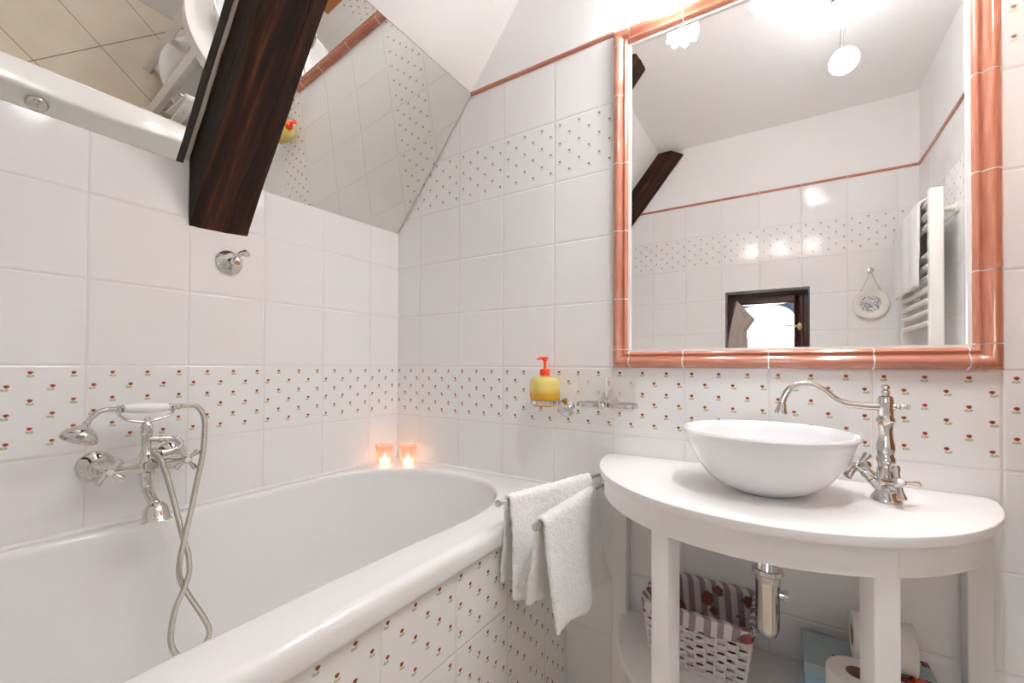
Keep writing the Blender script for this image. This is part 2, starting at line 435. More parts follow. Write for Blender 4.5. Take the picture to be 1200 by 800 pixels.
# arched light well outside the pane
g = G(); n = 24; x0, x1 = WX0, WX1; zz1 = WZ1-.03; cx = (x0+x1)/2; r = .155
pts = [(cx-r*1.0, 1.16-.2)]+[]
sg = lambda q: math.copysign(abs(q)**.68, q)
arch = [(cx-.205, .94)]+[(cx-.02-.185*sg(cos(a)), 1.17+.215*sg(sin(a))) for a in [pi*k/n for k in range(n+1)]]+[(cx+.165, .94)]
outer = [(x0-.1, .94)]+[(cx-(.31)*cos(a)*(1 if abs(cos(a)) > .7 else 1), 1.17+.36*sin(a)) for a in [pi*k/n for k in range(n+1)]]+[(x1+.1, .94)]
yo = YB-.22
vs = [(x, yo, z) for x, z in arch]+[(x, yo, z) for x, z in outer]+[(x, yo-.06, z) for x, z in arch]+[(x, yo-.06, z) for x, z in outer]
k = len(arch); fs = []
for i in range(k-1):
    fs += [(i, i+1, k+i+1, k+i), (2*k+i, 3*k+i, 3*k+i+1, 2*k+i+1), (i, 2*k+i, 2*k+i+1, i+1), (k+i, k+i+1, 3*k+i+1, 3*k+i)]
fs += [(0, k, 3*k, 2*k), (k-1, 3*k-1, 4*k-1, 2*k-1)]
g.add(vs, fs); struct('trim_5', g, simple('weathered_render', lin(170, 176, 190), .8, bump=(30, .002)), wt=30)

# grey-beige cloth hanging at the window
g = G(); yc = YB+.022
def cl(u, v):
    L = [(1.118, 1.385), (1.100, 1.30), (1.082, 1.2), (1.072, 1.1), (1.070, 1.0)]
    R = [(1.120, 1.385), (1.213, 1.275), (1.172, 1.21), (1.178, 1.12), (1.185, 1.0)]
    f = v*4; i = min(3, int(f)); a = f-i
    l = lerp(V(L[i]), V(L[i+1]), a); r_ = lerp(V(R[i]), V(R[i+1]), a); p = lerp(l, r_, u)
    return V((p.x, yc+.008*sin(u*pi*3.2+v*2)*min(1, v*3)+.012*sin(u*pi), p.y))
g.grid(cl, 26, 41)
tag(build('window_cloth', g, M['cloth'], loc=(1.118, yc, 1.385), solid=.004), 'grey beige cloth hanging at one side of the dark framed window in the far wall', 'cloth')

# ------------------------------------------------------------------ invented wooden cabinet: stands in for an orange mirror corner, browns the chrome
t = NT('honey_wood'); p = t.mapv(t.pos(), (30, 30, 2.2)); n1 = t.noise(p, 1.2, 4, .6)
t.set(Base_Color=t.mix(n1, lin(150, 92, 44), lin(190, 128, 66)), Roughness=.35); M['honey'] = t.m
cb = thing('standin_cabinet', 'added honey-wood cabinet right of the washstand, stand-in for an orange corner in the slanted mirror', 'cabinet', (XR-.07, -.24, .78))
g = G().box((XR-.090, -.425, .78), (XR-.0005, -.030, 1.90)); build('standin_body', g, M['honey'], cb, bevel=.002)
for y0, y1, hy_ in ((-.423, -.229, -.250), (-.226, -.032, -.205)):
    g = G().box((XR-.108, y0, .785), (XR-.0905, y1, 1.895)); dd_ = build('standin_door', g, M['honey'], cb, bevel=.003)
    g = G().lathe([(.005, 0), (.006, .008), (.010, .014), (.009, .019), (0, .020)], (XR-.108, hy_, 1.30), (-1, 0, 0), 18); tag(build('knob', g, M['brass'], dd_), 'brass knob')

# ------------------------------------------------------------------ beams
def beam(yl, yr, zlow, zlowL, shapeR=None, seed=0):
    g = G(); N = 44; K = 7
    def fn(u, v):
        # u around section, v along
        s = -.03+v*1.0
        xl = s*.846; zl = lambda z0: z0+1.21*xl
        xu = s*.705; zu = 1.585+1.2*xu
        yR = yr-(shapeR(xl) if shapeR else 0)
        c = [V((xl, yR, zl(zlow))), V((xl, yl, zl(zlowL))), V((xu, yl, zu)), V((xu, yr, zu))]
        f = u*4; i = int(f) % 4; a = f-int(f)
        p = lerp(c[i], c[(i+1) % 4], a)
        d = noise.noise(V((p.x*3, p.y*22, p.z*3+seed)))*.005+noise.noise(V((p.x*9, p.y*60, p.z*9+seed)))*.002
        ctr = (c[0]+c[2])/2; q = (p-ctr).normalized()
        if a < .001: d -= .004
        if v < .04: d *= .3
        return p+q*d
    g.grid(fn, 4*K, N, cu=True)
    n = 4*K; g.f += [tuple(range(n)), tuple((N-1)*n+k for k in range(n))]; g.mi += [0, 0]
    return g
def sR(x):
    for (a, b), (c, d) in zip([(0, 0), (.1, .006), (.2, .012), (.3, .02), (.4, .022), (.8, .018)], [(.1, .006), (.2, .012), (.3, .02), (.4, .022), (.8, .018), (2, .018)]):
        if x < c: return b+(d-b)*max(0, (x-a))/(c-a)
    return .018
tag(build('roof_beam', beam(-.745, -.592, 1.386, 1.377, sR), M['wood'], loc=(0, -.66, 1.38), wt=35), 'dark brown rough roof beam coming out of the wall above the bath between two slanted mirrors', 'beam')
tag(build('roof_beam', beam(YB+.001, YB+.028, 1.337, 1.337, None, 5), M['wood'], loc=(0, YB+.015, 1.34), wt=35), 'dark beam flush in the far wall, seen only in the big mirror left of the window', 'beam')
# white filler between beam and left mirror
g = G()
pts = [(x, -.752-.004*noise.noise(V((x*20, 0, 0))), 1.556+1.2*x) for x in [i*.03 for i in range(23)]]
g.tube(pts, [.0065+.002*noise.noise(V((i*.7, 3, 0))) for i in range(23)], 8)
struct('trim_6', g, simple('old_filler', lin(222, 212, 200), .8, bump=(120, .001)))

# ------------------------------------------------------------------ slanted mirrors
def pane(th, ps, P0, ya, yb, ztop, mat, label, name='slanted_mirror'):
    n = V((sin(th)*cos(ps), sin(th)*sin(ps), -cos(th))); P0 = V(P0)
    def on(x=None, y=0, z=None):
        # solve x on plane for y,z
        return P0.x-(n.y*(y-P0.y)+n.z*(z-P0.z))/n.x
    def pt(y, z): return V((on(y=y, z=z), y, z))
    def zb(y): return 1.549+(y)*.004
    def bot(y):  # where x = .001
        z = P0.z-(n.x*(.001-P0.x)+n.y*(y-P0.y))/n.z
        return V((.001, y, z))
    c = [bot(ya), bot(yb), pt(yb, ztop), pt(ya, ztop)]
    g = G().prism(c, -n*.006)
    mid = sum(c, V())/4
    t_ = thing(name, label, 'mirror', c[0])
    o = build('mirror_glass', g, [mat], t_, smooth=False)
    # thin dark seam all round
    g = G(); cc = c+[c[0]]
    for a, b in zip(cc[:-1], cc[1:]): g.tube([a-n*.002, b-n*.002], .0016, 6)
    build('edge_seal', g, M['grey_seal'], t_)
    return t_
pane(radians(50.19), radians(-.78), (0, -.95, 1.543), YB+.03, -.760, 2.004, M['mirror_dim'], 'slanted mirror left of the dark beam, over the bath end nearest the viewer')
pane(radians(49.92), radians(.758), (0, 0, 1.548), -.60, -.006, 2.004, M['mirror_dim'], 'slanted mirror right of the dark beam, reflecting the soap and the flowered tiles')

# ------------------------------------------------------------------ big framed mirror
X0, X1, Z0, Z1, FW = .925, 1.727, 1.0, 2.0, .0525
mir = thing('wall_mirror', 'large rectangular wall mirror in a salmon glazed ceramic tile frame above the basin', 'mirror', (1.326, 0, 1.0))
g = G()
a, b = V((X0+FW-.002, 0, Z0+FW-.002)), V((X1-FW+.002, 0, Z1-FW+.002)); bv = .012
fr = [(a.x, a.z), (b.x, a.z), (b.x, b.z), (a.x, b.z)]; inn = [(a.x+bv, a.z+bv), (b.x-bv, a.z+bv), (b.x-bv, b.z-bv), (a.x+bv, b.z-bv)]
vs = [(x, -.0016, z) for x, z in fr]+[(x, -.0016, z) for x, z in inn]+[(x, -.0001, z) for x, z in fr]
g.add(vs, [(4, 5, 6, 7)]+[(i, (i+1) % 4, 4+(i+1) % 4, 4+i) for i in range(4)]+[(8, 11, 10, 9)]+[(i, 8+i, 8+(i+1) % 4, (i+1) % 4) for i in range(4)])
build('mirror_glass', g, M['mirror'], mir, smooth=False)
PROF = [(w*.885+.006, h) for w, h in [(0, .0), (.001, .014), (.004, .020), (.008, .0215), (.012, .0185), (.0145, .0165), (.018, .019), (.024, .0255), (.030, .0285), (.036, .0285), (.042, .025), (.047, .018), (.051, .008), (.0525, .0)]]  # from inner to outer
def fpiece(p0, p1, outdir, mat, m0=0, m1=0):
    """p0,p1 along inner edge; mitre factor m: shift of end per unit width"""
    g = G(); p0 = V(p0); p1 = V(p1); out = V(outdir); d = (p1-p0).normalized(); n = len(PROF)
    vs = [p0+out*w+d*(m0*w+.0014)+V((0, -h, 0)) for w, h in PROF]+[p1+out*w+d*(m1*w-.0014)+V((0, -h, 0)) for w, h in PROF]
    g.add(vs, [(i, i+1, n+i+1, n+i) for i in range(n-1)]+[tuple(range(n)), tuple(range(2*n-1, n-1, -1)), (n-1, 0, n, 2*n-1)])
    return build('frame_tile', g, mat, mir, wt=50)
xi = [X0+FW, 1.1246, 1.3246, 1.5246, X1-FW]; zi = [Z0+FW, 1.2, 1.4, 1.6, 1.8, Z1-FW]
for p, q in zip(xi[:-1], xi[1:]):
    fpiece((p, 0, Z0+FW), (q, 0, Z0+FW), (0, 0, -1), M['salmon_h']); fpiece((p, 0, Z1-FW), (q, 0, Z1-FW), (0, 0, 1), M['salmon_h'])
for p, q in zip(zi[:-1], zi[1:]):
    fpiece((X0+FW, 0, p), (X0+FW, 0, q), (-1, 0, 0), M['salmon_v']); fpiece((X1-FW, 0, p), (X1-FW, 0, q), (1, 0, 0), M['salmon_v'])
for cx_, sx in ((X0+FW, -1), (X1-FW, 1)):
    for cz_, sz in ((Z0+FW, -1), (Z1-FW, 1)):
        g = G(); n = len(PROF)
        vs = []
        for w, h in PROF: vs.append(V((cx_+sx*w, -h, cz_+sz*.0010)))
        for w, h in PROF: vs.append(V((cx_+sx*w, -h, cz_+sz*w)))
        for w, h in PROF: vs.append(V((cx_+sx*.0010, -h, cz_+sz*w)))
        g.add(vs, [(i, i+1, n+i+1, n+i) for i in range(n-1)]+[(n+i, n+i+1, 2*n+i+1, 2*n+i) for i in range(n-1)])
        build('corner_tile', g, M['salmon_v'], mir, wt=50)
for p0, p1, od in (((X0+FW, 0, Z0+FW), (X1-FW, 0, Z0+FW), (0, 0, -1)), ((X0+FW, 0, Z1-FW), (X1-FW, 0, Z1-FW), (0, 0, 1)), ((X0+FW, 0, Z0+FW), (X0+FW, 0, Z1-FW), (-1, 0, 0)), ((X1-FW, 0, Z0+FW), (X1-FW, 0, Z1-FW), (1, 0, 0))):
    g = G(); n = len(PROF); p0 = V(p0); p1 = V(p1); dv = (p1-p0).normalized()*.0016
    vs = [p+V(od)*w+V((0, -max(0, h-.0012), 0)) for p in (p0-dv, p1+dv) for w, h in PROF]
    g.add(vs, [(i, i+1, n+i+1, n+i) for i in range(n-1)]+[tuple(range(n)), tuple(range(2*n-1, n-1, -1)), (n-1, 0, n, 2*n-1)])
    build('grout_joint', g, M['silicone'], mir, wt=50)
# grout bed behind the frame pieces
g = G(); ring(g, X0+.002, X1-.002, Z0+.002, Z1-.002, FW-.002, -.007, -.0003)
tag(build('frame_grout', g, M['silicone'], mir, smooth=False))

# ------------------------------------------------------------------ bath
ZR = .620; XB = .774; BYC = -.80
half = [(.668, -.80), (.670, -.62), (.680, -.46), (.678, -.34), (.645, -.22), (.590, -.135), (.51, -.078), (.42, -.056), (.33, -.062), (.24, -.086), (.15, -.130), (.083, -.195), (.045, -.27), (.030, -.37), (.028, -.50), (.036, -.65), (.042, -.80)]
other = [(x, 2*BYC-y) for x, y in reversed(half[1:-1])]
loop = [p.to_2d() for p in spline([(x, y, 0) for x, y in half+other], 8, True)]
CB = V((.355, BYC))
NB = 168
def ray_poly(ang, poly):
    d = V((cos(ang), sin(ang))); best = None
    for i in range(len(poly)):
        a = poly[i]-CB; b = poly[(i+1) % len(poly)]-CB; e = b-a
        den = d.x*e.y-d.y*e.x
        if abs(den) < 1e-12: continue
        t = (a.x*e.y-a.y*e.x)/den; s = (a.x*d.y-a.y*d.x)/den
        if t > 0 and -1e-6 <= s <= 1+1e-6 and (best is None or t < best): best = t
    return best
def rect_ray(ang, x0, x1, y0, y1):
    d = V((cos(ang), sin(ang))); t = 1e9
    if d.x > 1e-9: t = min(t, (x1-CB.x)/d.x)
    if d.x < -1e-9: t = min(t, (x0-CB.x)/d.x)
    if d.y > 1e-9: t = min(t, (y1-CB.y)/d.y)
    if d.y < -1e-9: t = min(t, (y0-CB.y)/d.y)
    return t
# angles: uniform plus exact corners
angs = sorted(set([2*pi*k/NB for k in range(NB)]+[math.atan2(y-CB.y, x-CB.x) % (2*pi) for x in (.002, .786) for y in (YB+.002, -.002)]))
bath = thing('bathtub', 'white built-in bathtub with a rounded inner rim along the left wall', 'bathtub', (.39, -.8, 0))
rings = []
def RR(i): return lambda an: V((*(CB+V((cos(an), sin(an)))*rect_ray(an, .002+i*0, .786-i, YB+.002, -.002)), 0))
def outr(dx, z): return [V((CB.x+cos(a)*rect_ray(a, .002, .786-dx, YB+.002, -.002), CB.y+sin(a)*rect_ray(a, .002, .786-dx, YB+.002, -.002), z)) for a in angs]
def innr(sc, off, z, bx=0):
    o = []
    for a in angs:
        r = ray_poly(a, loop)*sc+off; o.append(V((CB.x+cos(a)*r+bx, CB.y+sin(a)*r, z)))
    return o
def mixr(A, B, t, z): return [V((lerp(a.x, b.x, t), lerp(a.y, b.y, t), z)) for a, b in zip(A, B)]
O = outr(.0, 0)
rings += [outr(.010, .566), outr(.002, .570), outr(0, .578), outr(0, .600), outr(.002, .609), outr(.008, .6165), outr(.017, ZR)]
I0 = innr(1, .012, ZR-.0015)
rings += [outr(.021, ZR), mixr(rings[-1], I0, .5, ZR-.0006), mixr(rings[-1], I0, .94, ZR-.0010), I0, innr(1, .006, ZR-.0025), innr(1, .002, ZR-.006), innr(1, -.001, ZR-.013), innr(1, -.002, ZR-.022), innr(1, -.004, ZR-.045)]
for sc, z in ((.975, .52), (.955, .42), (.93, .33), (.89, .26), (.82, .22), (.70, .2), (.5, .192), (.25, .187), (.02, .185)):
    rings.append(innr(sc, -.004*min(1, sc), z))
g = G(); n = len(angs); vs = [p for r in rings for p in r]
fs = [(j*n+i, j*n+(i+1) % n, (j+1)*n+(i+1) % n, (j+1)*n+i) for j in range(len(rings)-1) for i in range(n)]
fs.append(tuple((len(rings)-1)*n+i for i in range(n)))
g.add(vs, fs); build('tub', g, M['enamel'], bath, wt=60)
g = G().box((.70, YB+.003, .001), (XB, -.002, .568)); build('tiled_panel', g, M['tile_bath'], bath, smooth=False)
g = G().lathe([(0, .024), (.012, .023), (.024, .018), (.031, .009), (.034, .002), (.034, -.008), (0, -.008)], V((.654, -.872, .562)), (-1, 0, .25), 28)
tag(build('overflow_cap', g, M['chrome'], bath), 'round chrome overflow cap')
g = G().lathe([(0, .006), (.02, .006), (.028, .003), (.03, 0), (0, 0)], (.355, -.8, .186), (0, 0, 1), 28); build('drain_plug', g, M['chrome'], bath)
# silicone bead between bath and walls
g = G()
g.tube([(.004, -.004, ZR+.002), (.004, YB+.004, ZR+.002)], .0065, 8); struct('trim_7', g, M['silicone'])
g = G().tube([(.004, -.004, ZR+.002), (.775, -.004, ZR+.002)], .0065, 8); struct('trim_8', g, M['silicone'])

# ------------------------------------------------------------------ bath mixer
CX = .120
mx = thing('bath_mixer_tap', 'chrome old-style bath mixer on the wall with cross handles and a cradled hand shower', 'tap', (0, -.85, .765))
zL, zR_ = .764, .766; yL, yR_ = -.924, -.778; ym = -.852
for y, z in ((yL, zL), (yR_, zR_)):
    g = G().lathe([(.0, .002), (.034, .0), (.036, .003), (.034, .007), (.026, .014), (.019, .022), (.015, .028), (.0135, .04), (.0145, .044), (.0145, .056), (.012, .06), (0, .062)], (0, y, z), (1, 0, 0), 32)
    build('wall_flange', g, M['chrome'], mx)
g = G()
g.tube([(.068, yL-.012, zL), (.068, yL, zL), (.069, -.885, .764), (.071, -.87, .765), (.073, ym, .765), (.071, -.835, .765), (.069, -.815, .765), (.068, yR_, zR_), (.068, yR_+.012, zR_)], [.010, .0145, .0115, .017, .021, .017, .0115, .0145, .010], 20)
g.lathe([(0, -.024), (.014, -.022), (.021, -.012), (.023, 0), (.021, .012), (.014, .022), (0, .024)], (.074, ym, .765), (0, 0, 1), 24)
g.lathe([(.013, 0), (.013, .022), (.0145, .023), (.0145, .03), (.011, .033), (.006, .033), (.006, .031), (0, .031)], (.078, ym, .765), (1, 0, 0), 6)
build('body', g, M['chrome'], mx, wt=40)
def cross_handle(parent, c, ax, R=.026, rot=.4, name='handle', cap=True, th=1.25):
    c = V(c); ax = V(ax).normalized(); q = V((0, 0, 1)).rotation_difference(ax); g = G()
    g.lathe([(.0, -.022), (.009, -.022), (.008, -.012), (.0095, -.006), (.0095, .006), (.007, .009), (0, .009)], c, ax, 20)
    for k in range(4):
        a = rot+k*pi/2; d = q @ V((cos(a), sin(a), 0))
        g.tube([c+d*.006, c+d*R*.55, c+d*R*.85, c+d*R, c+d*(R+.0025)], [.0036*th, .0038*th, .0058*th, .0056*th, .0015], 12)
    h = build(name, g, M['chrome'], parent)
    if cap:
        g = G().lathe([(0, .012), (.004, .0115), (.0066, .009), (.0068, .007), (0, .007)], c, ax, 20)
        tag(build('handle_cap', g, M['porcelain'], h), 'white porcelain button of the cross handle')
    return h
cross_handle(mx, (.098, yL, zL), (1, -.1, .0), .030, .75)
cross_handle(mx, (.098, yR_, zR_), (1, -.1, 0), .030, .55)
# column, cradle
g = G().lathe([(.014, .0), (.015, .004), (.012, .008), (.0095, .02), (.0095, .045), (.012, .05), (.013, .058), (.011, .064), (.013, .068), (.011, .076), (.006, .082), (.005, .092)], (.076, ym, .785), (0, 0, 1), 20)
build('column', g, M['chrome'], mx)
xh = .08
pL = V((xh, -.905, .893)); pR = V((xh, -.802, .890))
g = G().tube(spline([pL+V((0, -.002, .004)), pL+V((0, .004, -.010)), (xh, -.885, .873), (xh, -.857, .8665), (xh, -.828, .872), pR+V((0, -.004, -.010)), pR+V((0, .002, .004))], 6), .0034, 10)
g.tube(spline([(xh-.012, -.905, .905), (xh-.011, -.905, .896), (xh, -.905, .889), (xh+.011, -.905, .896), (xh+.012, -.905, .905)], 5), .003, 8)
g.tube(spline([(xh-.012, -.803, .903), (xh-.011, -.803, .894), (xh, -.803, .887), (xh+.011, -.803, .894), (xh+.012, -.803, .903)], 5), .003, 8)
build('cradle', g, M['chrome'], mx)
# spout
g = G().tube(spline([(.078, ym, .75), (.079, ym, .728), (.086, ym, .709), (.108, ym, .692), (.128, ym, .682), (.136, ym, .672)], 5), [lerp(.0142, .0112, min(1, i/10)) for i in range(20)]+[.011, .0115, .012, .014, .016, .018], 18)
g.lathe([(.0155, 0), (.0165, .002), (.0165, .005), (.0155, .007)], (.078, ym, .741), (0, 0, 1), 20)
g.lathe([(.014, .002), (.0225, -.010), (.0245, -.024), (.0265, -.034), (.0295, -.037), (.0295, -.039), (.025, -.0385), (.020, -.02), (0, -.015)], (.134, ym, .682), (-.18, 0, 1), 28)
build('spout', g, M['chrome'], mx)
# hose tube leaving the column
P = lambda px, py, x: at(px, py, 0, x)
g = G().tube(spline([(.078, ym+.004, P(176, 514, .08).z), P(186, 514, .08), P(199, 513.5, .082), P(208, 515, .088), P(212, 520, .096), P(207, 526, .104), P(197, 529, .108), P(189, 531, .110)], 6), .0068, 14)
g.tube([P(186, 514.3, .08), P(190, 514.2, .081)], .0095, 14); g.tube([P(193, 514, .081), P(196, 513.8, .081)], .009, 14)
build('hose_outlet', g, M['chrome'], mx)
# hand shower
g = G()
aH = V((xh, -.896, .901)); bH = V((xh, -.812, .899)); dH = (bH-aH)
g.tube([aH+dH*t_ for t_ in (0, .04, .2, .4, .6, .8, .96, 1)], [.0078, .0088, .0112, .0126, .0124, .0112, .0090, .008], 20)
build_h = build('shower_handle', g, M['porcelain'], mx); tag(build_h, 'white porcelain grip of the hand shower')
g = G()
g.tube([aH, aH-dH*.04, aH-dH*.08, aH-dH*.13, aH-dH*.16], [.0085, .010, .007, .0095, .006], 16)
neck = spline([aH-dH*.14, P(133, 479.5, xh), P(124, 480, xh), P(115, 483, xh), P(107.5, 489, xh), P(102.5, 495, xh)], 6)
g.tube(neck, .0055, 14)
build('shower_neck', g, M['chrome'], mx); g = G()
g.tube([bH, bH+dH*.05, bH+dH*.10, bH+dH*.2, bH+dH*.26, bH+dH*.30], [.0085, .0095, .007, .0072, .009, .006], 16)
build('hose_connector', g, M['chrome'], mx)
hd = P(101, 497, xh); axh = V((.42, -.50, -1)).normalized()
g = G().lathe([(0, -.006), (.007, -.004), (.0075, .002), (.009, .004), (.011, .007), (.017, .011), (.0245, .018), (.030, .026), (.032, .032), (.032, .035), (.029, .0355), (.026, .031), (0, .029)], hd, axh, 32)
g.lathe([(0, .036), (.006, .035), (.007, .029), (0, .026)], hd, axh, 14)
sh = build('shower_head', g, M['chrome'], mx)
# hose
hp = [bH+dH*.28, P(226.5, 474.5, .085), P(235, 480, .09), P(239.5, 492, .095), P(239.6, 508, .10), P(237, 535, .11), P(231.6, 560, .12), P(223.5, 599, .128), P(215.5, 634, .142), P(210.2, 660, .138), P(211.5, 680, .128), P(225, 703, .13), P(239, 724, .14), P(245.2, 741, .155), P(238, 757, .17), P(225, 770, .18), P(210, 769, .175), P(201.3, 757, .165), P(200.3, 740, .155), P(205.5, 713, .145), P(214.5, 692, .138), P(221.3, 671, .125), P(220.5, 650, .120), P(215, 632, .122), P(207, 599, .125), P(197, 562, .122), P(190.5, 543, .120), P(185.5, 534, .117), P(180, 530, .112), P(183, 528.5, .110), P(189, 531, .110)]
hp = hp[:-2]+[P(181.5, 527.5, .108), P(186, 529.5, .108)]
g = G().tube(spline(hp, 10), .0062, 12); build('hose', g, M['hose'], mx)

# ------------------------------------------------------------------ wall hook on the left wall
hk = thing('wall_hook', 'small round chrome hook on the white tiles just under the dark beam', 'hook', (0, -.645, 1.297))
g = G().lathe([(0, 0), (.033, 0), (.035, .004), (.031, .008), (.022, .012), (.012, .016), (.0095, .022), (.0095, .03), (0, .032)], (0, -.645, 1.297), (1, 0, 0), 32)
build('flange', g, M['chrome'], hk)
g = G().lathe([(0, .014), (.010, .012), (.014, .006), (.015, 0), (.012, -.006), (0, -.008)], (.034, -.64, 1.297), (1, .0, .0), 24)
g.tube(spline([(.030, -.645, 1.300), (.038, -.640, 1.311), (.048, -.634, 1.320), (.058, -.627, 1.322), (.064, -.623, 1.312)], 5), [.007]*8+[.0075]*6+[.009]*3+[.008]*3+[.003], 12)
build('hook_arm', g, M['chrome'], hk)

# ------------------------------------------------------------------ candles
cn = thing('candle_holder', 'peach glass votive with lit tealight, left one of the pair at the bath corner', 'candle', (.050, -.107, ZR-.001), 'lit candles on the bath rim')
o = V((.050, -.107, ZR-.001)); r0, r1, hh = .027, .0365, .076
g = G().lathe([(0, 0), (r0, 0), (r0+.001, .003), (r1, hh), (r1-.0025, hh), (r0-.002, .012), (0, .010)], o, (0, 0, 1), 32, lobe=None)
build('glass_cup', g, M['peach'], cn)
g = G().lathe([(0, .0105), (.021, .0105), (.0215, .021), (.020, .022), (0, .0205)], o, (0, 0, 1), 24); build('tealight', g, M['glow_wax'], cn)
g = G().lathe([(0, .0215), (.0035, .024), (.0045, .028), (.0032, .033), (.0008, .040), (0, .041)], o, (0, 0, 1), 14); build('flame', g, M['flame'], cn)
copy_tree(cn, (.134, -.066, ZR-.001), 'peach glass votive with lit tealight, right one of the pair, farther from the left wall')

# ------------------------------------------------------------------ half-moon vanity table
VX, VA, VB, VZ = 1.311, .397, .428, .745
van = thing('washstand', 'white half-moon wooden washstand table with four square legs and a lower shelf', 'table', (1.32, -.2, 0))
def halfmoon(a, b, y0=-.001, n=48, cr=.035):
    P_ = []
    for k in range(n+1):
        t_ = pi+pi*k/n; x = VX+a*cos(t_); y = min(y0, b*sin(t_)); P_.append((x, y))
    # small rounding at the wall corners
    P_[0] = (VX-a+cr*.55, y0); P_.insert(1, (VX-a+cr*.18, y0-.012)); P_[-1] = (VX+a-cr*.18, y0-.012); P_.append((VX+a-cr*.55, y0))
    P_[2] = (VX-a, -cr); P_[-3] = (VX+a, -cr)
    return P_
def slab(a, b, z0, z1, bev, cr=.035):
    P_ = halfmoon(a, b, cr=cr); g = G(); g.prism([(x, y, z0) for x, y in P_], (0, 0, z1-z0)); return g
build('table_top', slab(VA, VB, VZ-.018, VZ, 0), M['paint'], van, bevel=.0028, wt=30)
# apron: curved band
g = G(); n = 48; a1, b1 = VA-.013, VB-.013; a2, b2 = a1-.018, b1-.018; ps = []
for k in range(n+1):
    t_ = pi+pi*k/n; c, s = cos(t_), sin(t_); ps.append(((VX+a1*c, min(-.002, b1*s)), (VX+a2*c, min(-.002, b2*s))))
vs = []
for (o1, i1) in ps: vs += [(o1[0], o1[1], VZ-.0182), (o1[0], o1[1], VZ-.069), (i1[0], i1[1], VZ-.069), (i1[0], i1[1], VZ-.0182)]
fs = []
for k in range(n):
    A = 4*k; B = A+4
    for i in range(4): fs.append((A+i, A+(i+1) % 4, B+(i+1) % 4, B+i))
fs += [(0, 1, 2, 3), (4*n, 4*n+3, 4*n+2, 4*n+1)]
g.add(vs, fs); build('apron', g, M['paint'], van, wt=30)
for (x, y, ph, s_) in ((1.1575, -.3585, -24, .0390), (1.4867, -.3455, 24, .0374), (.9575, -.022, 0, .041), (1.682, -.022, 0, .038)):
    Mt = Matrix.Translation((x, y, 0)) @ Matrix.Rotation(radians(ph), 4, 'Z')
    g = G().box((-s_/2, -s_/2, .0005), (s_/2, s_/2, VZ-.0183), M4=Mt); build('leg', g, M['paint'], van, bevel=.0025)
build('lower_shelf', slab(.350, .385, .281, .300, 0, .02), M['paint'], van, bevel=.004, wt=30)

# basin
BO = V((1.322, -.196, VZ+.0005))
bs = thing('wash_basin', 'white round porcelain bowl basin standing on the washstand', 'basin', BO)
g = G().lathe([(0, 0), (.060, 0), (.064, .002), (.073, .006), (.094, .016), (.115, .034), (.133, .058), (.147, .086), (.155, .110), (.158, .117), (.1615, .120), (.1625, .1235), (.1605, .127), (.1565, .1275), (.152, .124), (.146, .108), (.135, .082), (.117, .055), (.09, .030), (.055, .014), (.022, .009), (0, .009)], BO, (0, 0, 1), 72)
build('bowl', g, M['porcelain'], bs)
g = G().lathe([(0, .0145), (.016, .014), (.022, .011), (.023, .0092), (0, .009)], BO, (0, 0, 1), 28); tag(build('drain_cover', g, M['chrome'], bs), 'round chrome drain cover')

# trap under the basin
tr = thing('bottle_trap', 'chrome bottle trap hanging under the washstand top next to the basket', 'pipe', (1.328, -.22, .445))
c = V((1.328, -.22, 0))
g = G().lathe([(.0205, .72), (.0205, .585), (.0225, .583), (.0235, .572), (.0225, .562), (.022, .56), (.022, .475), (.018, .460), (.010, .452), (0, .450)], c, (0, 0, 1), 28)
build('trap_body', g, M['chrome'], tr)
g = G().lathe([(.028, .592), (.029, .588), (.029, .584), (.024, .580)], c, (0, 0, 1), 28); build('slip_nut', g, M['chrome'], tr)
g = G().tube([c+V((.015, .002, .543)), c+V((.028, .002, .543)), c+V((.029, .002, .543)), c+V((.036, .002, .543))], [.008, .008, .0115, .0105], 16)
g.tube(spline([c+V((0, .015, .56)), c+V((0, .06, .56)), c+V((0, .216, .56))], 4), .013, 18)
g.lathe([(.0, .0), (.034, 0), (.033, .006), (.02, .012), (.014, .013)], (1.328, -.0005, .56), (0, -1, 0), 24)
build('outlet_pipe', g, M['chrome'], tr)

# basin tap
FX, FY = 1.5245, -.15
tp = thing('basin_tap', 'tall chrome old-style basin tap with swan-neck spout and two cross handles', 'tap', (FX, FY, VZ))
g = G().lathe([(0, 0), (.025, 0), (.0255, .004), (.022, .010), (.017, .018), (.0155, .030), (.0145, .060), (.0125, .070), (.0145, .073), (.0155, .078), (.0150, .084), (.0125, .088), (.0135, .094), (.0150, .100), (.0145, .108), (.0115, .122), (.0105, .134), (.0115, .146), (.0135, .153), (.0155, .1555), (.0145, .160), (.0125, .163), (.0120, .167), (.0125, .168), (.0128, .196), (.0115, .2025), (.006, .2045), (.006, .207), (.0072, .210), (.0062, .2135), (.0035, .215), (.0058, .217), (.0072, .2205), (.0055, .2245), (0, .226)], (FX, FY, VZ), (0, 0, 1), 36)
build('column', g, M['chrome'], tp)
Q = lambda px, py, y: at(px, py, 1, y)
pp = spline([Q(1034, 477, -.151), Q(1012, 475.5, -.154), Q(990, 472.5, -.158), Q(978, 467.5, -.160), Q(966, 458, -.163), Q(952, 451, -.166), Q(938, 449.8, -.169), Q(926, 455, -.172), Q(919, 465, -.174), Q(916.5, 473, -.175)], 5)
g = G().tube(pp, [lerp(.0078, .0066, min(1, i/30)) for i in range(len(pp))], 16)
ce = pp[-1]; g.lathe([(.0066, -.004), (.0085, .002), (.009, .005), (.0105, .012), (.0125, .017), (.0125, .020), (.0095, .020), (0, .018)], ce, (-.12, 0, -1), 24)
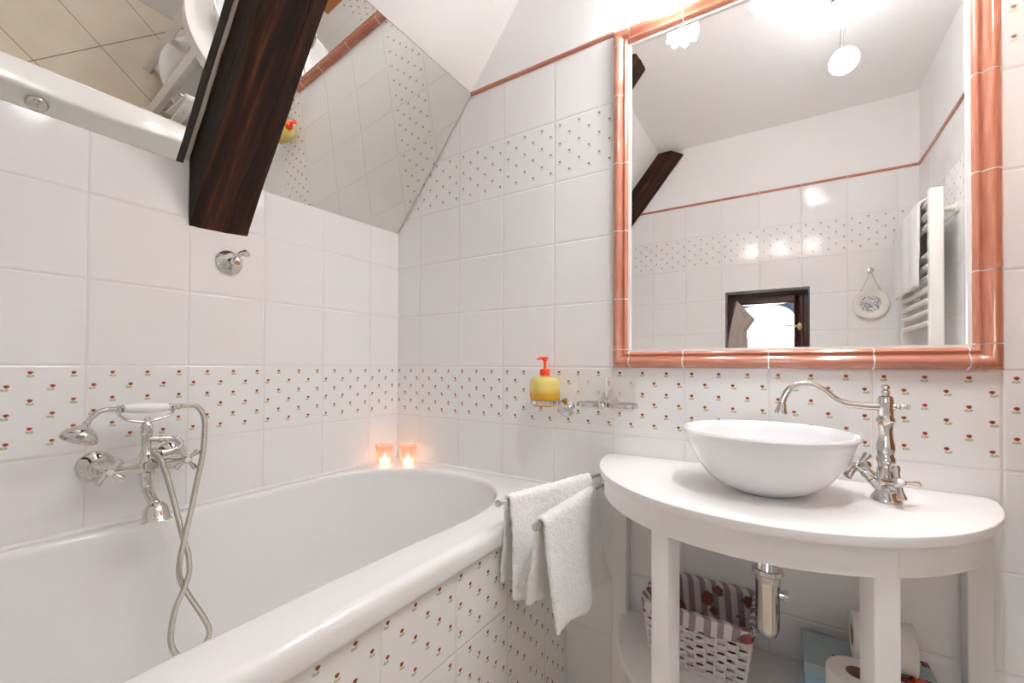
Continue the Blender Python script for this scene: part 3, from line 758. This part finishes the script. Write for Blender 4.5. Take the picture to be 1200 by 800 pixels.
build('spout', g, M['chrome'], tp)
g = G().lathe([(.007, .010), (.007, .014), (.0035, .016), (.0035, .019), (.0062, .022), (.0062, .025), (.003, .027), (.003, .029), (.005, .032), (.004, .036), (0, .0365)], (FX, FY, Q(1056, 477, -.15).z), (1, -.12, 0), 16)
build('side_knob', g, M['chrome'], tp)
for (ax_, end, rot) in ((V((.50, -.55, .30)), Q(1053, 566, -.188), .25), (V((-1, -.05, .85)), Q(1005, 545, -.157), .5)):
    st = V((FX, FY, VZ+.024)); d = (end-st)
    g = G().tube([st, st+d*.35, st+d*.5, st+d*.52, st+d*.75, st+d*.80, st+d*.9], [.0155, .0135, .0125, .0105, .0105, .0085, .007], 20); build('valve', g, M['chrome'], tp)
    cross_handle(tp, end, d, .031, rot, th=1.35)

# ------------------------------------------------------------------ soap dispenser and ring holder
def ring_holder(name, label, rings_, backx, z, side):
    h = thing(name, label, 'holder', (backx, 0, z))
    g = G().lathe([(0, 0), (.024, 0), (.0255, .003), (.022, .007), (.012, .011), (.009, .016), (0, .017)], (backx, 0, z-.006 if side else z), (0, -1, 0), 28)
    build('flange', g, M['chrome'], h); return h
DX, DY, DZ = .726, -.062, .8895
h1 = thing('dispenser_holder', 'chrome ring holder on the flowered tiles carrying the yellow soap dispenser', 'holder', (.772, 0, .872))
g = G().lathe([(0, 0), (.028, 0), (.0295, .003), (.026, .007), (.012, .011), (.009, .018), (0, .019)], (.772, 0, .872), (0, -1, 0), 30); build('flange', g, M['chrome'], h1)
g = G().tube(spline([(.772, -.012, .872), (.772, -.022, .874), (.768, -.028, .886), (.762, -.034, .8935)], 5), .005, 12); 
rg = [(DX+.0445*cos(a), DY+.0445*sin(a), .8905+dz) for a in [2*pi*k/40 for k in range(40)] for dz in (0,)]
vs = []
for k in range(48):
    a = 2*pi*k/48
    for r_, z_ in ((.0425, .885), (.0455, .885), (.0455, .897), (.0425, .897)): vs.append((DX+r_*cos(a), DY+r_*sin(a), z_))
g.add(vs, [(4*k+i, 4*k+(i+1) % 4, 4*((k+1) % 48)+(i+1) % 4, 4*((k+1) % 48)+i) for k in range(48) for i in range(4)])
build('ring', g, M['chrome'], h1, wt=40)
sd = thing('soap_dispenser', 'squat yellow liquid soap bottle with an orange pump on the wall', 'soap dispenser', (DX, DY, .878))
b0 = V((DX, DY, .878))
g = G().lathe([(0, 0), (.034, 0), (.039, .003), (.0415, .010), (.0420, .0185), (.0462, .022), (.0475, .030), (.0475, .070), (.0460, .080), (.0415, .087), (.033, .0915), (.018, .0935), (.013, .0945), (.013, .099), (0, .0995)], b0, (0, 0, 1), 40)
build('bottle', g, M['soap'], sd)
g = G().lathe([(0, .096), (.0165, .096), (.0168, .099), (.0165, .113), (.014, .116), (.006, .118), (.0048, .122), (.0045, .138), (.006, .141), (.0105, .147), (.0112, .151), (.0085, .1545), (0, .155)], b0, (0, 0, 1), 24)
g.tube([b0+V((0, 0, .150)), b0+V((-.006, -.010, .1505)), b0+V((-.010, -.020, .1495)), b0+V((-.012, -.026, .146))], [.005, .0052, .0045, .004], 10)
tag(build('pump', g, M['orange'], sd), 'orange plastic pump head')
# double tumbler holder
h2 = thing('tumbler_holder', 'double chrome tumbler holder left of the washstand on the flowered tiles', 'holder', (.921, 0, .895))
g = G().lathe([(0, 0), (.020, 0), (.0215, .003), (.018, .007), (.010, .011), (.008, .03), (0, .031)], (.921, 0, .897), (0, -1, 0), 28)
g.prism([(.905, -.004, .90), (.937, -.004, .90), (.929, -.004, .925), (.925, -.004, .945), (.914, -.004, .928)], (0, -.006, 0))
g.lathe([(0, -.012), (.008, -.009), (.012, 0), (.008, .009), (0, .012)], (.921, -.034, .893), (0, 1, 0), 20)
build('flange', g, M['chrome'], h2, wt=40)
g = G().prism([(.909, -.078, .887), (.933, -.078, .887), (.935, -.078, .905), (.928, -.078, .915), (.923, -.078, .932), (.913, -.078, .912), (.908, -.078, .903)], (0, -.004, 0))
g.lathe([(0, -.010), (.008, -.008), (.011, 0), (.008, .008), (0, .010)], (.921, -.083, .893), (0, 1, 0), 20)
g.tube([(.921, -.034, .893), (.921, -.082, .893)], .004, 10)
build('front_ornament', g, M['chrome'], h2, bevel=.0008)
for cx_ in (.875, .967):
    g = G(); vs = []
    for k in range(40):
        a = 2*pi*k/40
        for r_, z_ in ((.0420, .886), (.0445, .886), (.0445, .898), (.0420, .898)): vs.append((cx_+r_*cos(a), -.048+r_*sin(a), z_))
    g.add(vs, [(4*k+i, 4*k+(i+1) % 4, 4*((k+1) % 40)+(i+1) % 4, 4*((k+1) % 40)+i) for k in range(40) for i in range(4)])
    build('ring', g, M['chrome'], h2, wt=40)
def tumbler(cx_, lab):
    o = V((cx_, -.048, .878)); g = G().lathe([(0, 0), (.030, 0), (.0335, .003), (.0365, .02), (.0405, .0205), (.042, .094), (.0395, .094), (.034, .02), (.031, .006), (0, .005)], o, (0, 0, 1), 36)
    return tag(build('tumbler', g, M['frost'], loc=o), lab, 'tumbler', 'frosted tumblers in the double holder')
tumbler(.875, 'frosted glass tumbler in the left ring of the double holder, nearer the soap'); tumbler(.967, 'frosted glass tumbler in the right ring of the double holder, under the mirror corner')

# ------------------------------------------------------------------ towel rail and towels
PV = V((.905, -.030, 0))
rail = thing('towel_rail', 'steel swing-arm towel rail with two arms between bath and washstand', 'towel rail', (.905, 0, .67))
g = G().box((.888, -.006, .635), (.922, -.0005, .712)); g.tube([(.905, -.004, .690), (.905, -.03, .690)], .006, 10); g.tube([(.905, -.004, .655), (.905, -.03, .655)], .006, 10)
g.tube([(.905, -.03, .640), (.905, -.03, .705)], .006, 12)
build('bracket', g, M['steel'], rail, wt=40)
E1 = V((.799, -.425, .685)); E2 = V((.903, -.432, .655)); S1 = V((.903, -.03, .685)); S2 = V((.905, -.03, .655))
for S_, E_ in ((S1, E1), (S2, E2)):
    d = (E_-S_).normalized()
    g = G().tube([S_, E_-d*.003], .0048, 12); g.tube([E_-d*.004, E_-d*.001, E_+d*.004, E_+d*.005], [.0055, .0085, .0085, .006], 18); build('arm', g, M['steel'], rail)
def towel(S_, E_, u0, u1, LL, LR, seed, spreadL, spreadR, rag, label, thick=.009, bulge=.0):
    d = (E_-S_); L = d.length; d = d/L; side = V((0, 0, 1)).cross(d).normalized()
    if side.x < 0: side = -side       # side: towards +x
    rb = .0105; g = G(); nu, nv = 34, 56
    tot = LL+LR+pi*rb
    def fn(u, v):
        s = v*tot; along = lerp(u0, u1, u)*L
        if s < LL: sd, z = -rb, -(LL-s); dn = (LL-s)/LL; spread = -spreadL
        elif s < LL+pi*rb: a = (s-LL)/rb; sd, z = -rb*cos(a), rb*sin(a); dn = 0; spread = 0
        else: sd, z = rb, -(s-LL-pi*rb); dn = (s-LL-pi*rb)/LR; spread = spreadR
        w = noise.noise(V((along*9, v*2.2, seed)))*.016*dn+noise.noise(V((along*26, v*6, seed+4)))*.005*(dn+.15)
        fold = .010*sin(along*38+seed)*dn
        off = sd+spread*dn**1.2+(w+fold)*(1 if sd > 0 else -1)*.8
        z += rag*dn*noise.noise(V((along*14, 0, seed+(9 if sd > 0 else 2))))
        z -= .012*dn*0
        al = along+.010*dn*noise.noise(V((z*9, seed, u*3)))
        # slump: top sags slightly between supports
        return S_+d*al+side*off+V((0, 0, z+.002))
    g.grid(fn, nu, nv)
    o = build('towel', g, M['terry'], loc=S_.lerp(E_, .5), solid=thick, sub=1, wt=180)
    tx = bpy.data.textures.new('terry_pile', 'CLOUDS'); tx.noise_scale = .009; tx.noise_depth = 2
    md = o.modifiers.new('pile', 'DISPLACE'); md.texture = tx; md.strength = .006; md.texture_coords = 'LOCAL'
    return tag(o, label, 'towel', 'white hand towels on the rail')
towel(S1, E1, .17, .93, .20, .225, 1.3, .006, .012, .02, 'white terry towel over the rear arm of the rail, nearer the bath')
towel(S2, E2, .22, .95, .19, .235, 5.1, .020, .035, .018, 'white terry towel over the front arm of the rail, hanging lowest', .011)

# ------------------------------------------------------------------ basket on the shelf
bk = thing('wicker_basket', 'white wicker basket with striped floral lining on the lower shelf', 'basket', (1.185, -.105, .3005))
BX0, BX1, BY0, BY1, BZ0, BZ1 = 1.068, 1.300, -.196, -.012, .3005, .442
def brect(t_, f):  # perimeter point at height fraction f, parameter t_ 0..1, and outward normal
    k = .86+.14*f; cx_, cy_ = (BX0+BX1)/2, (BY0+BY1)/2; hx_, hy_ = (BX1-BX0)/2*k, (BY1-BY0)/2*k
    P_ = 2*(hx_+hy_)*2; s = t_*P_
    segs = [(V((-hx_, -hy_)), V((1, 0)), 2*hx_, V((0, -1))), (V((hx_, -hy_)), V((0, 1)), 2*hy_, V((1, 0))), (V((hx_, hy_)), V((-1, 0)), 2*hx_, V((0, 1))), (V((-hx_, hy_)), V((0, -1)), 2*hy_, V((-1, 0)))]
    for a, d, L, nn in segs:
        if s <= L+1e-9: p = a+d*s; return V((cx_+p.x, cy_+p.y)), nn
        s -= L
    return V((cx_-hx_, cy_-hy_)), V((0, -1))
g = G(); NSt = 36; rows = 11; per = NSt*4
for r_ in range(rows):
    f = (r_+.5)/rows*.82; pts = []
    for k in range(per):
        t_ = k/per; p, nn = brect(t_, f); w = sin(t_*NSt*pi+(r_ % 2)*pi)*.0034
        pts.append((p.x+nn.x*w, p.y+nn.y*w, BZ0+.004+f*(BZ1-BZ0)+random.uniform(-.0006, .0006)))
    g.tube(pts, .0042, 6, closed=True, flat=.6)
for k in range(NSt):
    a, _ = brect(k/NSt+.0001, 0); b, _ = brect(k/NSt+.0001, .95); g.tube([(a.x, a.y, BZ0+.001), (b.x, b.y, BZ0+.95*(BZ1-BZ0))], .0028, 6)
for zz, rr in ((BZ0+.004, .0048), ):
    pts = [(*brect(k/80, .0)[0], zz) for k in range(80)]; g.tube(pts, rr, 8, closed=True)
build('woven_body', g, M['wicker'], bk)
g = G()
def liner_f(u, v):
    if v < .32: f = lerp(.78, 1.0, v/.32); off = .0075
    elif v < .42: f = 1.0+.02*sin((v-.32)/.1*pi); off = lerp(.0075, -.006, (v-.32)/.1)
    else: f = lerp(1.0, .06, (v-.42)/.58); off = -.0085
    p, nn = brect(u, f); wv = .002*sin(u*80)
    return V((p.x+nn.x*(off+wv*(off > 0)), p.y+nn.y*(off+wv*(off > 0)), BZ0+f*(BZ1-BZ0)+.006*sin(u*22+1)*(1 if v < .2 else 0)))
g.grid(liner_f, 140, 26, cu=True)
tag(build('cloth_liner', g, M['floral'], bk, solid=.0015), 'striped cloth lining printed with red flowers')

# ------------------------------------------------------------------ things on the right of the shelf
g = G().box((1.393, -.150, .3005), (1.608, -.020, .385))
gb = thing('gift_box', 'blue-grey cardboard box printed with red flowers on the lower shelf', 'box', (1.393, -.150, .3005))
g1 = G().box((1.393, -.150, .3005), (1.608, -.020, .365)); build('box_body', g1, simple('pale_blue_card', lin(150, 186, 206), .4), gb, bevel=.001)
g1 = G().box((1.391, -.152, .364), (1.610, -.018, .388)); build('box_lid', g1, M['card'], gb, bevel=.001)
def roll(o, ax, label, r=.052, h=.098):
    t_ = thing('toilet_roll', label, 'toilet paper', o, 'toilet rolls on the lower shelf')
    g = G().lathe([(.0205, .0), (.049, 0), (r, .003), (r, h-.003), (.049, h), (.0205, h), (.0205, h-.001)], o, ax, 40)
    # open core: drop caps
    g.f = g.f[:-2]; g.mi = g.mi[:-2]
    build('paper', g, M['paper'], t_)
    g = G().lathe([(.0205, h), (.0205, 0), (.0190, 0), (.0190, h), (.0205, h)], o, ax, 32); g.f = g.f[:-2]; g.mi = g.mi[:-2]
    tag(build('cardboard_core', g, simple('cardboard', lin(150, 128, 112), .9), t_), 'grey brown cardboard core')
    return t_
roll(V((1.476, -.2045, .3005)), (0, 0, 1), 'upright white toilet roll in front of the printed box on the shelf', .051, .126)
roll(V((1.478, -.080, .4355)), (1, 0, 0), 'white toilet roll lying on its side on top of the printed box', .0465, .098)

# ------------------------------------------------------------------ lamps
BARZ, BARY = 2.112, -.092
wl = thing('wall_lamp', 'chrome wall lamp bar with three lit scalloped opal shades above the big mirror', 'lamp', (1.326, 0, BARZ))
g = G().tube([(1.03, -.045, BARZ), (1.62, -.045, BARZ)], .011, 16); g.box((1.25, -.03, BARZ-.03), (1.40, -.0005, BARZ+.03)); g.tube([(1.29, -.02, BARZ), (1.29, -.045, BARZ)], .007, 10); g.tube([(1.36, -.02, BARZ), (1.36, -.045, BARZ)], .007, 10)
build('lamp_bar', g, M['steel'], wl, wt=40)
for x in (1.103, 1.326, 1.549):
    g = G().tube(spline([(x, -.045, BARZ), (x, -.075, BARZ+.004), (x, BARY, BARZ-.014)], 5), .006, 10)
    g.lathe([(.010, 0), (.019, -.004), (.020, -.020), (.017, -.022)], (x, BARY, BARZ-.008), (0, 0, 1), 24)
    arm = build('lamp_arm', g, M['steel'], wl)
    g = G()
    def lb(a, r, h): return 1+.06*cos(8*a)*max(0, min(1, (.045-h)/.05))
    pr_ = [(.018, .098), (.026, .090), (.034, .072), (.040, .045), (.0425, .018), (.043, .0), (.040, .0), (.030, .03), (.015, .05), (0, .055)]
    n = 48; vs = []
    for r_, h in pr_:
        for k in range(n):
            a = 2*pi*k/n; l = lb(a, r_, h); vs.append(V((x+r_*l*cos(a), BARY+r_*l*sin(a), 1.985+h-(.005*(cos(8*a)) if h < .01 else 0))))
    g.add(vs, [(i*n+k, i*n+(k+1) % n, (i+1)*n+(k+1) % n, (i+1)*n+k) for i in range(len(pr_)-1) for k in range(n)]+[tuple(range(n))])
    shd = tag(build('lamp_shade', g, M['shade'], wl), 'lit scalloped opal glass shade')
    g = G().lathe([(0, -.020), (.012, -.017), (.019, -.006), (.019, .004), (.012, .016), (0, .020)], (x, BARY, 2.016), (0, 0, 1), 20)
    tag(build('light_bulb', g, M['bulb'], shd), 'glowing bulb inside the shade')
cl_ = thing('ceiling_lamp', 'ceiling spotlight with two lit oval opal heads, seen in the big mirror', 'lamp', (1.545, -.72, ZC))
g = G().lathe([(.045, 0), (.046, -.004), (.044, -.018), (.038, -.022), (0, -.023)], (1.545, -.72, ZC-.0005), (0, 0, 1), 30); build('ceiling_rose', g, M['steel'], cl_)
for (c, ax_, R) in ((V((1.548, -.79, 2.165)), V((.14, .35, -1)), .046), (V((1.525, -.655, 2.262)), V((.05, .45, -1)), .046)):
    ax_ = ax_.normalized(); top = c-ax_*.045
    g = G().tube(spline([(1.545, -.72, ZC-.02), (1.545, -.72+(c.y+.72)*.4, ZC-.045), top-ax_*.012], 5), .0055, 10)
    g.lathe([(.0, -.012), (.013, -.010), (.014, 0), (.012, .004), (0, .005)], top, ax_, 20)
    sd_ = ax_.cross(V((0, 1, 0))).normalized(); g.tube([top-sd_*.02+ax_*-.002, top+sd_*.02+ax_*-.002], .004, 8)
    build('lamp_arm', g, M['steel'], cl_)
    g = G().lathe([(0, -.042), (.018, -.040), (.034, -.030), (.045, -.012), (.048, .004), (.044, .018), (.038, .026), (.034, .029), (.031, .029), (.031, .012), (.030, .011)], c, ax_, 32)
    shd = tag(build('lamp_shade', g, M['shade2'], cl_), 'lit oval opal glass head')
    g = G().lathe([(.030, .0115), (.029, .013), (0, .014)], c, ax_, 32); tag(build('light_opening', g, M['bulb2'], shd), 'glowing flat opening of the head')

# ------------------------------------------------------------------ towel radiator on the right wall
RX = 1.85; ry0, ry1 = -1.03, -1.50
rd = thing('towel_radiator', 'white ladder towel radiator on the wall, seen at the right of the big mirror', 'radiator', (RX, -1.265, .70))
for y in (ry0, ry1):
    g = G().box((RX-.021, y-.017, .70), (RX+.021, y+.017, 1.70)); build('upright', g, M['rad'], rd, bevel=.006)
zs = [1.655, 1.61, 1.565, 1.45, 1.405, 1.36, 1.315, 1.27, 1.225, 1.18, 1.07, 1.025, .98, .935, .89, .78, .735]
for z in zs:
    g = G().tube([(RX-.012, ry0-.012, z), (RX-.012, ry1+.012, z)], .0115, 14); build('rung', g, M['rad'], rd)
for y in (ry0-.02, ry1+.02):
    for z in (.80, 1.62):
        g = G().lathe([(.020, 0), (.020, .006), (.012, .008), (.012, XR-RX-.01)], (XR-.0005, y, z), (-1, 0, 0), 18); build('wall_bracket', g, M['rad'], rd)
g = G()
def tw(u, v):
    y = lerp(-1.09, -1.49, u); s = v; 
    if s < .42: x, z = RX+.014+.01, lerp(1.40, 1.66, s/.42)
    elif s < .5: a = (s-.42)/.08*pi; x, z = RX-.012+.022*cos(a)+.0, 1.668+.012*sin(a)
    else: x, z = RX-.040, lerp(1.66, 1.33, (s-.5)/.5)
    x += .004*sin(u*16+v*3)+.003*noise.noise(V((u*5, v*5, 0))); z += .012*noise.noise(V((u*3, 2, v)))*(s > .9 or s < .1)
    return V((x, y, z))
g.grid(tw, 30, 50); tag(build('bath_towel', g, M['terry'], loc=(RX, -1.3, 1.66), solid=.008), 'white towel draped over the top rungs of the ladder radiator, seen in the mirror', 'towel')

# ------------------------------------------------------------------ hanging plate
pc = V((1.727, YB+.007, 1.329))
g = G().lathe([(0, .004), (.045, .004), (.052, .007), (.070, .013), (.073, .012), (.073, .009), (.05, .0), (0, -.001)], pc, (0, 1, 0), 48)
for v in g.v: v.z = pc.z+(v.z-pc.z)*1.06
pl = thing('wall_plate', 'small oval white plate with blue-grey print hung by a string on the far wall', 'plate', pc)
build('plate', g, M['plate'], pl)
hookp = V((1.727, YB+.012, 1.492))
g = G().tube(spline([pc+V((-.045, .008, .055)), pc+V((-.02, .01, .11)), hookp+V((0, 0, -.002)), pc+V((.02, .01, .11)), pc+V((.045, .008, .055))], 6), .0015, 6); build('string', g, M['string'], pl)
hk2 = thing('wall_hook', 'tiny hook on the far wall holding up the oval plate', 'hook', (1.727, YB, 1.497))
g = G().lathe([(.014, 0), (.0145, .003), (.010, .005), (0, .005)], (1.727, YB, 1.502), (0, 1, 0), 20); build('flange', g, M['chrome'], hk2)
g = G().tube(spline([(1.727, YB+.004, 1.502), (1.727, YB+.016, 1.495), (1.727, YB+.024, 1.497), (1.727, YB+.025, 1.508)], 5), .0028, 8); build('hook_arm', g, M['chrome'], hk2)

# ------------------------------------------------------------------ light and world
w = bpy.data.worlds.new('world'); SC.world = w; w.use_nodes = True; nt = w.node_tree; nt.nodes.clear()
sky = nt.nodes.new('ShaderNodeTexSky'); sky.sky_type = 'NISHITA'; sky.sun_elevation = radians(35); sky.sun_rotation = radians(20); sky.sun_disc = False
bg = nt.nodes.new('ShaderNodeBackground'); bg.inputs[1].default_value = 10
ow = nt.nodes.new('ShaderNodeOutputWorld'); nt.links.new(sky.outputs[0], bg.inputs[0]); nt.links.new(bg.outputs[0], ow.inputs[0])

vs_ = SC.view_settings; vs_.view_transform = 'Standard'; vs_.look = 'None'; vs_.exposure = 0.82; vs_.gamma = 1; vs_.use_curve_mapping = False
SC.cycles.max_bounces = 14; SC.cycles.glossy_bounces = 8; SC.cycles.diffuse_bounces = 9; SC.cycles.transmission_bounces = 8
SC.cycles.sample_clamp_indirect = 6; SC.cycles.use_denoising = True; SC.cycles.caustics_refractive = False; SC.cycles.blur_glossy = .5
